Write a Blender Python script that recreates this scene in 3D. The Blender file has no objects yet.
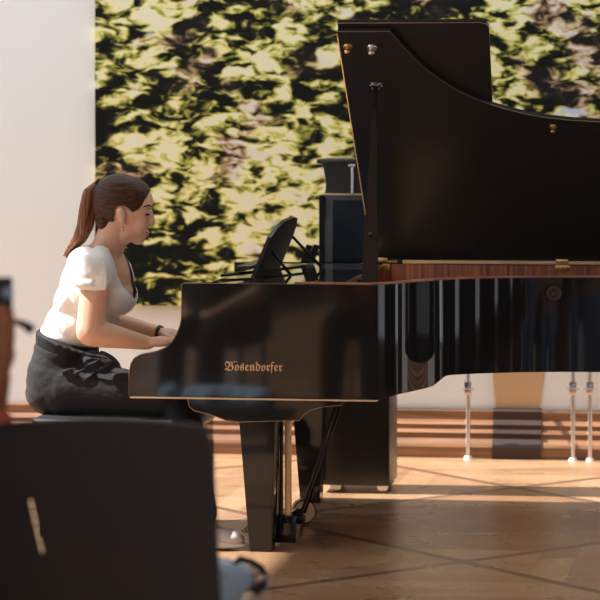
import bpy, bmesh, math, random
from mathutils import Vector, Matrix, Euler
random.seed(7)
PI = math.pi
scene = bpy.context.scene
COL = scene.collection
# ------------------------------------------------------------------ camera and the piano's frame
FPX = 2862.0; CAMZ = 1.655; YH = 106.0
ANG = -math.radians(8.23)
U = Vector((math.cos(ANG), math.sin(ANG), 0)); V = Vector((-math.sin(ANG), math.cos(ANG), 0))
O = Vector((-0.642, 10.68, 0))
FR = Matrix.Translation(O) @ Matrix.Rotation(ANG, 4, 'Z')
FRI = FR.inverted()
cd = bpy.data.cameras.new('camera'); cam = bpy.data.objects.new('camera', cd); COL.objects.link(cam)
cam.location = (0, 0, CAMZ); cam.rotation_euler = (PI/2, 0, 0)
cd.sensor_width = 36; cd.lens = FPX/600*36; cd.shift_y = -(300-YH)/600
cd.clip_end = 200
cd.dof.use_dof = True; cd.dof.focus_distance = 10.9; cd.dof.aperture_fstop = 4.2
scene.camera = cam
scene.view_settings.view_transform = 'Standard'; scene.view_settings.look = 'None'
scene.view_settings.exposure = 0.0; scene.view_settings.gamma = 1.0
scene.cycles.max_bounces = 7; scene.cycles.diffuse_bounces = 3; scene.cycles.glossy_bounces = 4
scene.cycles.use_denoising = True
scene.cycles.sample_clamp_indirect = 6

def ray(px, py):
    d = Vector(((px-300)/FPX, 1, -(py-YH)/FPX))
    o = FRI @ Vector((0, 0, CAMZ)); q = FRI.to_3x3() @ d
    return o, q
def hit(px, py, p0, n):
    o, d = ray(px, py); n = Vector(n); p0 = Vector(p0)
    return o + d*((p0-o).dot(n)/d.dot(n))
def P(px, py, v):                      # point of the photograph on the vertical plane v = const, piano frame
    return hit(px, py, (0, v, 0), (0, 1, 0))
def proj(p):
    w = FR @ Vector(p)
    return 300+FPX*w.x/w.y, YH+FPX*(CAMZ-w.z)/w.y
def G(px, py, z=0.0):
    return hit(px, py, (0, 0, z), (0, 0, 1))
# ------------------------------------------------------------------ materials
def mat(name, col, rough=.5, metal=0, coat=0, spec=.5, bump=None, emit=None, **kw):
    m = bpy.data.materials.new(name); m.use_nodes = True
    nt = m.node_tree; b = nt.nodes['Principled BSDF']
    b.inputs['Base Color'].default_value = (*col, 1); b.inputs['Roughness'].default_value = rough
    b.inputs['Metallic'].default_value = metal; b.inputs['Coat Weight'].default_value = coat
    b.inputs['Coat Roughness'].default_value = .02
    b.inputs['Specular IOR Level'].default_value = spec
    if 'sheen' in kw: b.inputs['Sheen Weight'].default_value = kw['sheen']
    if 'sss' in kw:
        b.inputs['Subsurface Weight'].default_value = kw['sss']; b.inputs['Subsurface Scale'].default_value = .01
    if emit: b.inputs['Emission Color'].default_value = (*emit[0], 1); b.inputs['Emission Strength'].default_value = emit[1]
    nz = nt.nodes.new('ShaderNodeTexNoise'); tc = nt.nodes.new('ShaderNodeTexCoord'); mp = nt.nodes.new('ShaderNodeMapping')
    nt.links.new(tc.outputs['Object'], mp.inputs['Vector']); nt.links.new(mp.outputs[0], nz.inputs['Vector'])
    sc, st, ds = bump if bump else (40, 0.0, .01)
    if isinstance(sc, tuple): mp.inputs['Scale'].default_value = sc; nz.inputs['Scale'].default_value = 1
    else: nz.inputs['Scale'].default_value = sc
    nz.inputs['Detail'].default_value = 3
    if 'vary' in kw:
        mx = nt.nodes.new('ShaderNodeMix'); mx.data_type = 'RGBA'
        mx.inputs['A'].default_value = (*col, 1); mx.inputs['B'].default_value = (*kw['vary'], 1)
        rp = nt.nodes.new('ShaderNodeMapRange'); rp.inputs['From Min'].default_value = .35; rp.inputs['From Max'].default_value = .65
        nt.links.new(nz.outputs['Fac'], rp.inputs['Value']); nt.links.new(rp.outputs[0], mx.inputs['Factor'])
        nt.links.new(mx.outputs['Result'], b.inputs['Base Color'])
    if bump and st > 0:
        bp = nt.nodes.new('ShaderNodeBump'); bp.inputs['Strength'].default_value = st; bp.inputs['Distance'].default_value = ds
        nt.links.new(nz.outputs['Fac'], bp.inputs['Height']); nt.links.new(bp.outputs[0], b.inputs['Normal'])
    return m
M = {}
M['lacquer'] = mat('black_lacquer', (.0155, .0155, .0165), .045, spec=.52)
M['lacquer_lid'] = mat('black_lacquer_lid', (.033, .0325, .036), .3, spec=.12)
M['satin'] = mat('black_satin', (.015, .0145, .015), .35)
M['mahogany'] = mat('mahogany_inlay', (.62, .21, .12), .35, vary=(.22, .065, .045), bump=((75, .2, .2), 0, 0))
M['rimwood'] = mat('edge_wood', (.72, .33, .18), .3, vary=(.6, .22, .11), bump=((6, 6, 40), 0, 0))
M['brass'] = mat('brass', (.75, .5, .22), .25, 1)
M['edge'] = mat('pale_edge', (.42, .28, .18), .4, .5)
M['palebrass'] = mat('pale_brass', (.85, .62, .38), .35, .6)
M['gold'] = mat('gold_letters', (.72, .48, .27), .4, .3)
M['chrome'] = mat('chrome', (.75, .75, .76), .18, 1)
M['iron'] = mat('bronze_plate', (.5, .32, .12), .4, .7)
M['steel'] = mat('string_steel', (.6, .58, .55), .3, 1)
M['felt_red'] = mat('red_felt', (.35, .02, .02), .9)
M['spruce'] = mat('spruce_soundboard', (.6, .36, .16), .4, vary=(.5, .28, .12), bump=((3, 60, 3), 0, 0))
M['ivory'] = mat('white_keys', (.85, .83, .78), .2)
M['skin'] = mat('skin', (.76, .44, .29), .5, sss=.1, vary=(.80, .49, .35), bump=(8, .03, .002))
M['skin_tan'] = mat('tanned_skin', (.33, .13, .06), .5)
M['lips'] = mat('lip_red', (.5, .16, .13), .4)
M['hair'] = mat('brown_hair', (.028, .010, .006), .5, spec=.3, vary=(.10, .040, .020), bump=((10, 120, 170), 1.0, .006))
M['pony'] = mat('auburn_hair', (.36, .15, .065), .45, vary=(.10, .038, .018), bump=((150, 150, 8), .9, .006))
M['dark'] = mat('dark_detail', (.01, .008, .008), .5)
M['blouse'] = mat('white_cotton', (.86, .85, .83), .85, sheen=.2, bump=((22, 22, 9), .5, .02))
M['trouser'] = mat('black_trouser', (.017, .016, .018), .8, spec=.3, sheen=.06, bump=((9, 9, 14), .5, .02))
M['belt'] = mat('black_waistband', (.012, .012, .013), .7, spec=.3, bump=((20, 20, 10), .4, .01))
M['bench'] = mat('black_leather', (.035, .03, .035), .38, bump=(60, .1, .003))
M['sneaker'] = mat('pale_grey_canvas', (.55, .5, .5), .8)
M['sole'] = mat('white_rubber', (.75, .7, .65), .7)
M['denim'] = mat('pale_blue_denim', (.50, .66, .86), .85, vary=(.40, .56, .78), bump=(30, .1, .003))
M['jeans'] = mat('blue_denim', (.28, .46, .72), .85, vary=(.18, .32, .56), bump=(12, .2, .01))
M['chairblack'] = mat('black_chair_fabric', (.021, .020, .022), .75, vary=(.027, .023, .023), bump=(5, .05, .01))
M['bluegloss'] = mat('blue_black_gloss', (.012, .018, .028), .12)
M['bronze'] = mat('bronze_disc', (.62, .36, .2), .35, .7)
M['olive'] = mat('dark_green_metal', (.03, .045, .035), .4, .4)
M['tan'] = mat('tan_wall_shade', (.62, .40, .23), .8, bump=(6, .05, .01))  # tan tone that stands for shade on the white wall
M['skirt_shade'] = mat('shaded_skirting', (.05, .022, .016), .4, vary=(.035, .016, .012), bump=((3, 3, 30), 0, 0))  # skirting colour darkened to stand for the same shade
M['wallw'] = mat('warm_white_plaster', (.82, .82, .81), .9, bump=(4, .05, .01))
M['shirt_dark'] = mat('dark_shirt', (.02, .02, .025), .9)
M['shirt_blue'] = mat('blue_shirt', (.10, .42, .80), .9)
M['shirt_pink'] = mat('pink_shirt', (.9, .5, .5), .9)
M['curtain'] = mat('slate_blue_curtain', (.03, .045, .075), .9)
M['curtain_dark'] = mat('black_brown_curtain', (.018, .013, .012), .9)
M['glass'] = mat('window_daylight', (.5, .55, .6), .3, emit=((.8, .82, .9), 1.7))  # glow raised for the bright bands mirrored in the rim
M['phoneglass'] = mat('lens_glass', (.25, .35, .6), .15)
M['redsleeve'] = mat('brick_red_sleeve', (.55, .12, .07), .9)
# ------------------------------------------------------------------ mesh helpers
def bm_box(bm, a, b, bev=0.0, mtx=None):
    a = Vector(a); b = Vector(b); c = (a+b)/2; s = b-a
    m = Matrix.Translation(c) @ Matrix.Diagonal((abs(s.x), abs(s.y), abs(s.z), 1))
    if mtx: m = mtx @ m
    r = bmesh.ops.create_cube(bm, size=1, matrix=m)
    if bev > 0:
        es = list({e for v in r['verts'] for e in v.link_edges})
        bmesh.ops.bevel(bm, geom=es, offset=bev, segments=2, affect='EDGES', profile=.6)
def bm_cyl(bm, p, q, r1, r2=None, seg=20):
    p = Vector(p); q = Vector(q); d = q-p; r2 = r1 if r2 is None else r2
    m = Matrix.Translation((p+q)/2) @ d.to_track_quat('Z', 'Y').to_matrix().to_4x4()
    bmesh.ops.create_cone(bm, cap_ends=True, segments=seg, radius1=r1, radius2=r2, depth=d.length, matrix=m)
def bm_ell(bm, c, r, rot=None, sub=3):
    m = Matrix.Translation(Vector(c))
    if rot is not None: m = m @ rot
    if isinstance(r, (int, float)): r = (r, r, r)
    m = m @ Matrix.Diagonal((*r, 1))
    bmesh.ops.create_icosphere(bm, subdivisions=sub, radius=1, matrix=m)
def bm_cap(bm, p, r1, q, r2, seg=18):
    p = Vector(p); q = Vector(q); bm_ell(bm, p, r1, sub=2); bm_ell(bm, q, r2, sub=2); bm_cyl(bm, p, q, r1, r2, seg)
def bm_chain(bm, pts):
    for a, b in zip(pts, pts[1:]): bm_cap(bm, a[0], a[1], b[0], b[1])
def bm_prism(bm, poly, d):             # polygon of Vectors, extruded by the vector d
    vs = [bm.verts.new(p) for p in poly]; ws = [bm.verts.new(Vector(p)+Vector(d)) for p in poly]
    bm.faces.new(vs); bm.faces.new(ws[::-1]); n = len(vs)
    for i in range(n): bm.faces.new((vs[i], ws[i], ws[(i+1) % n], vs[(i+1) % n]))
def bm_tube(bm, pts, r, seg=10):
    pts = [Vector(p) for p in pts]; rings = []
    for i, p in enumerate(pts):
        t = (pts[min(i+1, len(pts)-1)]-pts[max(i-1, 0)]).normalized()
        q = t.to_track_quat('Z', 'Y'); rr = r[i] if isinstance(r, (list, tuple)) else r
        rings.append([bm.verts.new(p+q @ Vector((rr*math.cos(2*PI*k/seg), rr*math.sin(2*PI*k/seg), 0))) for k in range(seg)])
    for a, b in zip(rings, rings[1:]):
        for k in range(seg): bm.faces.new((a[k], a[(k+1) % seg], b[(k+1) % seg], b[k]))
    bm.faces.new(rings[0][::-1]); bm.faces.new(rings[-1])
def new_bm(): return bmesh.new()
def finish(name, bm, m, parent=None, base=(0, 0, 0), smooth=None, frame=FR, bevel=0):
    """verts are in the given frame; object origin at base (or at the parent's base)"""
    bmesh.ops.recalc_face_normals(bm, faces=bm.faces)
    if parent is not None: base = parent['_b'] if '_b' in parent else (0, 0, 0)
    bmesh.ops.translate(bm, verts=bm.verts, vec=-Vector(base))
    me = bpy.data.meshes.new(name); bm.to_mesh(me); bm.free()
    me.materials.append(m)
    o = bpy.data.objects.new(name, me); COL.objects.link(o)
    if parent is not None: o.parent = parent
    else: o.matrix_world = frame @ Matrix.Translation(base)
    if smooth:
        me.polygons.foreach_set('use_smooth', [True]*len(me.polygons))
        if smooth != 'all': me.set_sharp_from_angle(angle=math.radians(smooth))
    if parent is not None: o['_b'] = list(base)
    return o
def tag(o, label, cat, group=None):
    o['label'] = label; o['category'] = cat
    if group: o['group'] = group
    return o
def thing(name, label, cat, base, group=None, frame=FR):
    o = bpy.data.objects.new(name, None); COL.objects.link(o); o.empty_display_size = .1
    o.matrix_world = frame @ Matrix.Translation(base); o['_b'] = list(base)
    return tag(o, label, cat, group)
def struct(o): o['kind'] = 'structure'; return o
def blob(bm, voxel=.006, it=6, fac=.5, cut=None, thick=0):
    """continuous skin over the collected volumes (voxel remesh + smoothing)"""
    me = bpy.data.meshes.new('tmp'); bm.to_mesh(me); bm.free()
    o = bpy.data.objects.new('tmp', me); COL.objects.link(o)
    r = o.modifiers.new('r', 'REMESH'); r.mode = 'VOXEL'; r.voxel_size = voxel; r.use_smooth_shade = True
    s = o.modifiers.new('s', 'SMOOTH'); s.iterations = it; s.factor = fac
    dg = bpy.context.evaluated_depsgraph_get(); me2 = bpy.data.meshes.new_from_object(o.evaluated_get(dg))
    bpy.data.objects.remove(o); bpy.data.meshes.remove(me)
    b = bmesh.new(); b.from_mesh(me2); bpy.data.meshes.remove(me2)
    if cut:
        kill = [v for v in b.verts if cut(v.co)]
        bmesh.ops.delete(b, geom=kill, context='VERTS')
    return b
def inpoly(x, y, poly):
    c = False; n = len(poly)
    for i in range(n):
        x1, y1 = poly[i]; x2, y2 = poly[(i+1) % n]
        if (y1 > y) != (y2 > y) and x < (x2-x1)*(y-y1)/(y2-y1)+x1: c = not c
    return c
def nodes(m): return m.node_tree, m.node_tree.nodes['Principled BSDF']
# ------------------------------------------------------------------ floor: big squares banded by dark strips
def floor_material():
    m = mat('parquet', (.5, .3, .15), .3); nt, b = nodes(m); L = nt.links; N = nt.nodes
    geo = N.new('ShaderNodeNewGeometry'); sx = N.new('ShaderNodeSeparateXYZ'); L.new(geo.outputs['Position'], sx.inputs[0])
    def mth(op, a, c=None, d=None):
        n = N.new('ShaderNodeMath'); n.operation = op
        for i, q in enumerate((a, c, d)):
            if q is None: continue
            if isinstance(q, (int, float)): n.inputs[i].default_value = q
            else: L.new(q, n.inputs[i])
        return n.outputs[0]
    X, Y = sx.outputs['X'], sx.outputs['Y']
    P0 = (.592, 10.39)
    a = math.radians(-56.5); c = math.radians(39.5)     # directions of the two families of strips
    def coord(ang, size):                                  # distance across a family, in cells
        nx, ny = -math.sin(ang), math.cos(ang)
        d = mth('ADD', mth('MULTIPLY', mth('SUBTRACT', X, P0[0]), nx), mth('MULTIPLY', mth('SUBTRACT', Y, P0[1]), ny))
        return mth('DIVIDE', d, size)
    ca = coord(a, 1.40); cb = coord(c, 1.34)
    def line(q, w):
        f = mth('ABSOLUTE', mth('SUBTRACT', mth('FRACT', mth('ADD', q, .5)), .5))
        return mth('LESS_THAN', f, w)
    band = mth('MAXIMUM', line(ca, .017), line(cb, .017))
    cell = mth('MODULO', mth('ADD', mth('ADD', mth('FLOOR', ca), mth('FLOOR', cb)), 100), 2)
    # boards inside a cell: running one way, the other way in the next
    sel = mth('ADD', mth('MULTIPLY', mth('SUBTRACT', ca, cb), .5), 0)
    sel2 = mth('MULTIPLY', mth('ADD', ca, cb), .5)
    pick = mth('ADD', mth('MULTIPLY', sel, cell), mth('MULTIPLY', sel2, mth('SUBTRACT', 1.0, cell)))
    pl = mth('MULTIPLY', pick, 14)
    wn = N.new('ShaderNodeTexWhiteNoise'); wn.noise_dimensions = '2D'
    cmb = N.new('ShaderNodeCombineXYZ'); L.new(mth('FLOOR', pl), cmb.inputs[0]); L.new(mth('FLOOR', mth('ADD', mth('MULTIPLY', ca, 1.0), mth('MULTIPLY', cb, 2.0))), cmb.inputs[1])
    L.new(cmb.outputs[0], wn.inputs['Vector'])
    nz = N.new('ShaderNodeTexNoise'); nz.inputs['Scale'].default_value = 5; nz.inputs['Detail'].default_value = 5
    L.new(geo.outputs['Position'], nz.inputs['Vector'])
    seam = mth('LESS_THAN', mth('FRACT', pl), .05)
    f = mth('ADD', mth('MULTIPLY', wn.outputs['Value'], .55), mth('MULTIPLY', nz.outputs['Fac'], .6))
    rp = N.new('ShaderNodeValToRGB'); L.new(f, rp.inputs[0])
    rp.color_ramp.elements[0].position = .2; rp.color_ramp.elements[0].color = (.27, .135, .07, 1)
    rp.color_ramp.elements[1].position = .9; rp.color_ramp.elements[1].color = (.47, .29, .16, 1)
    m1 = N.new('ShaderNodeMix'); m1.data_type = 'RGBA'; L.new(rp.outputs[0], m1.inputs['A']); m1.inputs['B'].default_value = (.30, .17, .09, 1)
    L.new(mth('MULTIPLY', seam, .6), m1.inputs['Factor'])
    m2 = N.new('ShaderNodeMix'); m2.data_type = 'RGBA'; L.new(m1.outputs['Result'], m2.inputs['A']); m2.inputs['B'].default_value = (.16, .085, .05, 1)
    L.new(band, m2.inputs['Factor']); L.new(m2.outputs['Result'], b.inputs['Base Color'])
    rr = N.new('ShaderNodeMapRange'); rr.inputs['To Min'].default_value = .2; rr.inputs['To Max'].default_value = .38; b.inputs['Specular IOR Level'].default_value = .35
    L.new(nz.outputs['Fac'], rr.inputs['Value']); L.new(rr.outputs[0], b.inputs['Roughness'])
    bp = N.new('ShaderNodeBump'); bp.inputs['Strength'].default_value = .12; bp.inputs['Distance'].default_value = .004
    L.new(f, bp.inputs['Height']); L.new(bp.outputs[0], b.inputs['Normal'])
    return m
WV = 3.05          # the wall's distance behind the piano's near side
bm = new_bm(); bm_box(bm, (-9, -16, -.05), (9, WV+.2, 0))
struct(finish('floor', bm, floor_material(), base=(0, 0, -.05)))
# wall behind, in line with the piano's long side
bm = new_bm(); bm_box(bm, (-4.5, WV, 0), (9, WV+.2, 4.2))
struct(finish('wall_back', bm, M['wallw'], base=(0, WV, 0)))
# skirting: stepped profile with ledges
def skirt_material():
    return mat('skirting_wood', (.33, .155, .07), .35, vary=(.18, .08, .04), bump=((2, 2, 60), 0, 0))
prof = [(0, 0), (-.105, 0), (-.105, .052), (-.098, .064), (-.072, .090), (-.070, .112), (-.074, .114), (-.056, .130), (-.052, .132), (-.052, .150),
        (-.056, .152), (-.036, .171), (-.030, .173), (-.030, .212), (-.024, .220), (0, .222)]
bm = new_bm(); bm_prism(bm, [Vector((-4.5, WV+a, z)) for a, z in prof], (13.5, 0, 0))
struct(finish('baseboard_back', bm, skirt_material(), base=(0, WV, 0)))
# wall shade put into the colour: tan strip above, darkened skirting below
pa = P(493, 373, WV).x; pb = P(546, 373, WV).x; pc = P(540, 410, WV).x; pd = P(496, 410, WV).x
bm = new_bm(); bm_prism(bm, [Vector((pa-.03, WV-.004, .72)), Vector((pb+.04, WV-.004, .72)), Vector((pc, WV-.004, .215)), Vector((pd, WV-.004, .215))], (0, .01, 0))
struct(finish('shade_trim_1', bm, M['tan'], base=(pa, WV, 0)))
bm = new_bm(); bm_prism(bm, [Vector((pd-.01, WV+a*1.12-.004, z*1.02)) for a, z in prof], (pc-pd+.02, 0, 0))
struct(finish('shade_trim_2', bm, M['skirt_shade'], base=(pd, WV, 0)))
# ------------------------------------------------------------------ the large picture of sunlit foliage
def mural_material():
    m = mat('foliage_print', (.3, .3, .1), .7, spec=.08); nt, b = nodes(m); L = nt.links; N = nt.nodes
    tc = N.new('ShaderNodeTexCoord')
    def mapping(src, sc, loc=(0, 0, 0), rot=0):
        n = N.new('ShaderNodeMapping'); n.inputs['Scale'].default_value = sc; n.inputs['Location'].default_value = loc
        n.inputs['Rotation'].default_value = (0, rot, 0); L.new(src, n.inputs['Vector']); return n.outputs[0]
    def noise(src, s, det=2, rough=.5, dist=0):
        n = N.new('ShaderNodeTexNoise'); n.inputs['Scale'].default_value = s; n.inputs['Detail'].default_value = det
        n.inputs['Roughness'].default_value = rough; n.inputs['Distortion'].default_value = dist; L.new(src, n.inputs['Vector']); return n
    def vm(op, a, c, s=None):
        n = N.new('ShaderNodeVectorMath'); n.operation = op; L.new(a, n.inputs[0])
        if c is not None: L.new(c, n.inputs[1])
        if s is not None: n.inputs['Scale'].default_value = s
        return n.outputs[0]
    def mth(op, a, c=0.0):
        n = N.new('ShaderNodeMath'); n.operation = op
        for i, q in enumerate((a, c)):
            if isinstance(q, (int, float)): n.inputs[i].default_value = q
            else: L.new(q, n.inputs[i])
        return n.outputs[0]
    base = tc.outputs['Object']
    wob = noise(mapping(base, (5, 1, 11)), 1.0, 2)
    w2 = vm('SCALE', vm('SUBTRACT', wob.outputs['Color'], None), None, .10)
    p = vm('ADD', base, w2)
    q = mapping(p, (7, 1, 15))
    n1 = noise(q, 1.0, 2.5, .5, .35)
    n2 = noise(mapping(p, (17, 1, 34), (3, 0, 7)), 1.0, 2, .5, .6)
    att = N.new('ShaderNodeAttribute'); att.attribute_name = 'tone'
    tone = N.new('ShaderNodeSeparateColor'); L.new(att.outputs['Color'], tone.inputs[0])
    v = mth('ADD', mth('ADD', mth('MULTIPLY', n1.outputs['Fac'], 1.7), mth('MULTIPLY', n2.outputs['Fac'], .95)), -1.325+.525)
    v = mth('ADD', v, mth('MULTIPLY', mth('SUBTRACT', tone.outputs[0], .5), .62))
    rp = N.new('ShaderNodeValToRGB'); L.new(v, rp.inputs[0]); cr = rp.color_ramp
    cr.interpolation = 'LINEAR'
    st = [(.30, (.008, .009, .008)), (.405, (.022, .023, .014)), (.44, (.105, .105, .025)), (.50, (.27, .27, .055)), (.535, (.45, .43, .10)),
          (.60, (.70, .66, .22)), (.67, (.84, .78, .42)), (.76, (.82, .78, .55))]
    while len(cr.elements) < len(st): cr.elements.new(.5)
    for e, (pos, c) in zip(cr.elements, st): e.position = pos; e.color = (*c, 1)
    # second colouring: browns, pinks and greys
    r2 = N.new('ShaderNodeValToRGB'); L.new(v, r2.inputs[0]); cr = r2.color_ramp
    st = [(.30, (.016, .014, .014)), (.42, (.05, .038, .028)), (.49, (.24, .15, .08)), (.56, (.46, .30, .17)), (.64, (.62, .50, .36)), (.74, (.72, .68, .68))]
    while len(cr.elements) < len(st): cr.elements.new(.5)
    for e, (pos, c) in zip(cr.elements, st): e.position = pos; e.color = (*c, 1)
    n3 = noise(mapping(p, (3.2, 1, 5), (9, 0, 2)), 1.0, 3)
    k = mth('ADD', mth('SUBTRACT', n3.outputs['Fac'], .56), mth('MULTIPLY', tone.outputs[1], .35))
    k = mth('MULTIPLY', k, 9); cl = N.new('ShaderNodeClamp'); L.new(k, cl.inputs[0])
    mx = N.new('ShaderNodeMix'); mx.data_type = 'RGBA'; L.new(cl.outputs[0], mx.inputs['Factor'])
    L.new(rp.outputs[0], mx.inputs['A']); L.new(r2.outputs[0], mx.inputs['B'])
    # small sky-blue and white glints, and greener leaves
    n4 = noise(mapping(p, (8, 1, 18), (1, 0, 4)), 1.0, 1)
    g = mth('ADD', mth('SUBTRACT', n4.outputs['Fac'], .80), mth('MULTIPLY', tone.outputs[2], .5)); cg = N.new('ShaderNodeClamp'); L.new(mth('MULTIPLY', g, 14), cg.inputs[0])
    m3 = N.new('ShaderNodeMix'); m3.data_type = 'RGBA'; L.new(cg.outputs[0], m3.inputs['Factor']); L.new(mx.outputs['Result'], m3.inputs['A']); m3.inputs['B'].default_value = (.52, .60, .72, 1)
    L.new(m3.outputs['Result'], b.inputs['Base Color'])
    return m
# coarse tones of the picture, read row by row (25 px cells, x 95..620, y 0..305): 0 dark .. 9 light
TONE = [
 "4565324656432323665345455",
 "4575345735434333454335454",
 "3452336445343345543556476",
 "4433345533323465532346576",
 "3323534433343344453455555",
 "1364456654566554445555544",
 "1565566655566655444455555",
 "2446656665656765544455555",
 "4443566576667665444455555",
 "3452456666666655444455555",
 "2222356665666554444455555",
 "1122256766665554444455555",
 "1223356566665554444455555"]
BROWN = {(20, 2): .8, (19, 3): .7, (20, 3): 1, (19, 2): .6, (21, 2): .8, (21, 3): .9, (3, 1): .4, (4, 2): .5, (12, 0): .5, (13, 0): .5, (5, 6): .3, (10, 7): .5, (11, 6): .4, (16, 1): .5, (17, 0): .5, (18, 3): .6}
BLUE = {(3, 3): .28, (18, 3): .55, (19, 4): .55, (18, 4): .5, (7, 8): .32, (2, 1): .25, (6, 11): .3, (17, 1): .3, (19, 1): .3, (20, 11): .2, (7, 9): .3}
muralZ0 = P(160, 305, WV).z; mx0 = P(95, 200, WV-.04).x
cols = 25; rows = 13; cw = 25.0/212; nx = cols*4+1; 
zt = 3.25
bm = new_bm()
W_ = cols*cw; 
me = bpy.data.meshes.new('foliage_picture'); vs = []; fs = []; tones = []
rows_z = rows*23.5/212
def tone_at(cx, cy):
    cx = min(max(cx, 0), cols-1.001); cy = min(max(cy, 0), rows-1.001)
    i, j = int(cx), int(cy); fx, fy = cx-i, cy-j
    g = lambda a, c: int(TONE[c][a])/9
    return (g(i, j)*(1-fx)+g(i+1, j)*fx)*(1-fy)+(g(i, j+1)*(1-fx)+g(i+1, j+1)*fx)*fy
NXm, NZm = 100, 72
Hm = zt-muralZ0
for j in range(NZm+1):
    for i in range(NXm+1):
        x = W_*i/NXm; z = Hm*j/NZm
        vs.append((x, 0, z))
        px, py = proj((mx0+x, WV-.04, muralZ0+z))
        cx, cy = (px-95)/25-.5, py/23.5-.5
        t0 = tone_at(cx, cy)
        bsum = 0; lsum = 0
        for (a, c), w in BROWN.items(): bsum = max(bsum, w*math.exp(-((cx-a)**2+(cy-c)**2)/.6))
        for (a, c), w in BLUE.items(): lsum = max(lsum, w*math.exp(-((cx-a)**2+(cy-c)**2)/.35))
        tones.append((t0, bsum, lsum, 1))
n0 = len(vs)
for j in range(NZm):
    for i in range(NXm):
        a = j*(NXm+1)+i; fs.append((a, a+1, a+NXm+2, a+NXm+1))
# give the panel its thickness
for (x, z) in ((0, 0), (W_, 0), (W_, Hm), (0, Hm)): vs.append((x, .036, z)); tones.append((.2, 0, 0, 1))
c0, c1, c2, c3 = 0, NXm, n0-1, n0-1-NXm
fs += [(n0+1, n0, n0+3, n0+2)]
fs += [tuple(range(0, NXm+1))[::-1]+(n0, n0+1)][:1]
fs += [tuple([NZm*(NXm+1)+i for i in range(NXm+1)])+(n0+2, n0+3)]
fs += [tuple([j*(NXm+1) for j in range(NZm+1)])+(n0+3, n0)]
fs += [tuple([j*(NXm+1)+NXm for j in range(NZm+1)])[::-1]+(n0+1, n0+2)]
me.from_pydata(vs, [], fs)
ca_ = me.color_attributes.new('tone', 'FLOAT_COLOR', 'POINT')
ca_.data.foreach_set('color', [c for t in tones for c in t])
me.materials.append(mural_material())
bm.free()
mo = bpy.data.objects.new('foliage_picture', me); COL.objects.link(mo); mo.matrix_world = FR @ Matrix.Translation((mx0, WV-.04, muralZ0))
tag(mo, 'huge unframed picture of sunlit green and yellow foliage on the white wall', 'picture')
# ------------------------------------------------------------------ chrome poles that hold the picture's lower edge
def pole(px, label):
    g = G(px, 456); g.y = WV-.13; g.x = P(px, 440, WV-.13).x
    t = thing('support_pole', label, 'pole', (g.x, g.y, 0), group='chrome poles in front of the skirting')
    b = new_bm(); bm_cyl(b, (g.x, g.y, .012), (g.x, g.y, .70), .0115); finish('tube', b, M['chrome'], t, smooth=40)
    b = new_bm(); bm_cyl(b, (g.x, g.y, 0), (g.x, g.y, .014), .022, .016); finish('foot', b, M['sole'], t, smooth=40)
    zc = P(px, 388, WV-.13).z
    b = new_bm(); bm_box(b, (g.x-.017, g.y-.017, zc-.03), (g.x+.017, g.y+.017, zc+.03), .005); bm_cyl(b, (g.x-.03, g.y-.01, zc), (g.x+.03, g.y-.01, zc), .008)
    finish('clamp', b, M['chrome'], t, smooth=40)
    b = new_bm(); bm_box(b, (g.x-.01, g.y-.01, .69), (g.x+.01, WV-.03, .71)); finish('bracket', b, M['chrome'], t)
pole(468, 'single chrome pole with a clamp in front of the skirting, left of the tan shaded strip')
pole(573, 'chrome pole right of the tan shaded strip, left one of the pair')
pole(590, 'chrome pole at the right edge of the photo, right one of the pair')
# ------------------------------------------------------------------ GRAND PIANO
ZR = .996; W = 1.485
pn = thing('grand_piano', 'black lacquered concert grand piano with raised lid, played by the woman in white', 'piano', (0, 0, 0))
ALP = math.radians(38.8); LT = .02
hx = W
# lid plane through the hinge line (v=W, z=ZR+.01)
ln = Vector((0, math.sin(ALP), math.cos(ALP)))     # outward (upper) normal
def lid_pt(t, s, off=0): return Vector((t, hx-s*math.cos(ALP), ZR+.012+s*math.sin(ALP)))+ln*off
def lid_ts(px, py):
    q = hit(px, py, lid_pt(0, 0), ln); return q.x, (q.z-ZR-.012)/math.sin(ALP)
lc = [lid_ts(*p) for p in ((390, 32), (401, 45), (413, 58), (426, 70), (441, 81), (457, 91), (474, 99), (490, 105), (507, 110), (525, 114.5), (544, 118), (572, 121), (600, 122.5))]
tl = .745
smax = lc[0][1]
tail = [(lc[-1][0]+.18, lc[-1][1]-.012), (lc[-1][0]+.40, lc[-1][1]-.04), (lc[-1][0]+.60, lc[-1][1]-.10), (lc[-1][0]+.75, lc[-1][1]-.19), (lc[-1][0]+.86, lc[-1][1]-.31), (lc[-1][0]+.93, lc[-1][1]-.47), (lc[-1][0]+.95, lc[-1][1]-.62), (lc[-1][0]+.93, .12), (lc[-1][0]+.88, .0)]
outl = [(tl, 0), (tl, smax)]+lc+tail
bm = new_bm(); bm_prism(bm, [lid_pt(t, s) for t, s in outl], ln*LT)
lid = finish('lid', bm, M['lacquer_lid'], pn, smooth=30)
# thin pale line along the lid's edge
bm = new_bm()
e = [lid_pt(t, s, .003) for t, s in outl[:len(lc)+6]]
bm_tube(bm, e, .0013, 6); finish('edge_line', bm, M['edge'], lid, smooth='all')
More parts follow.
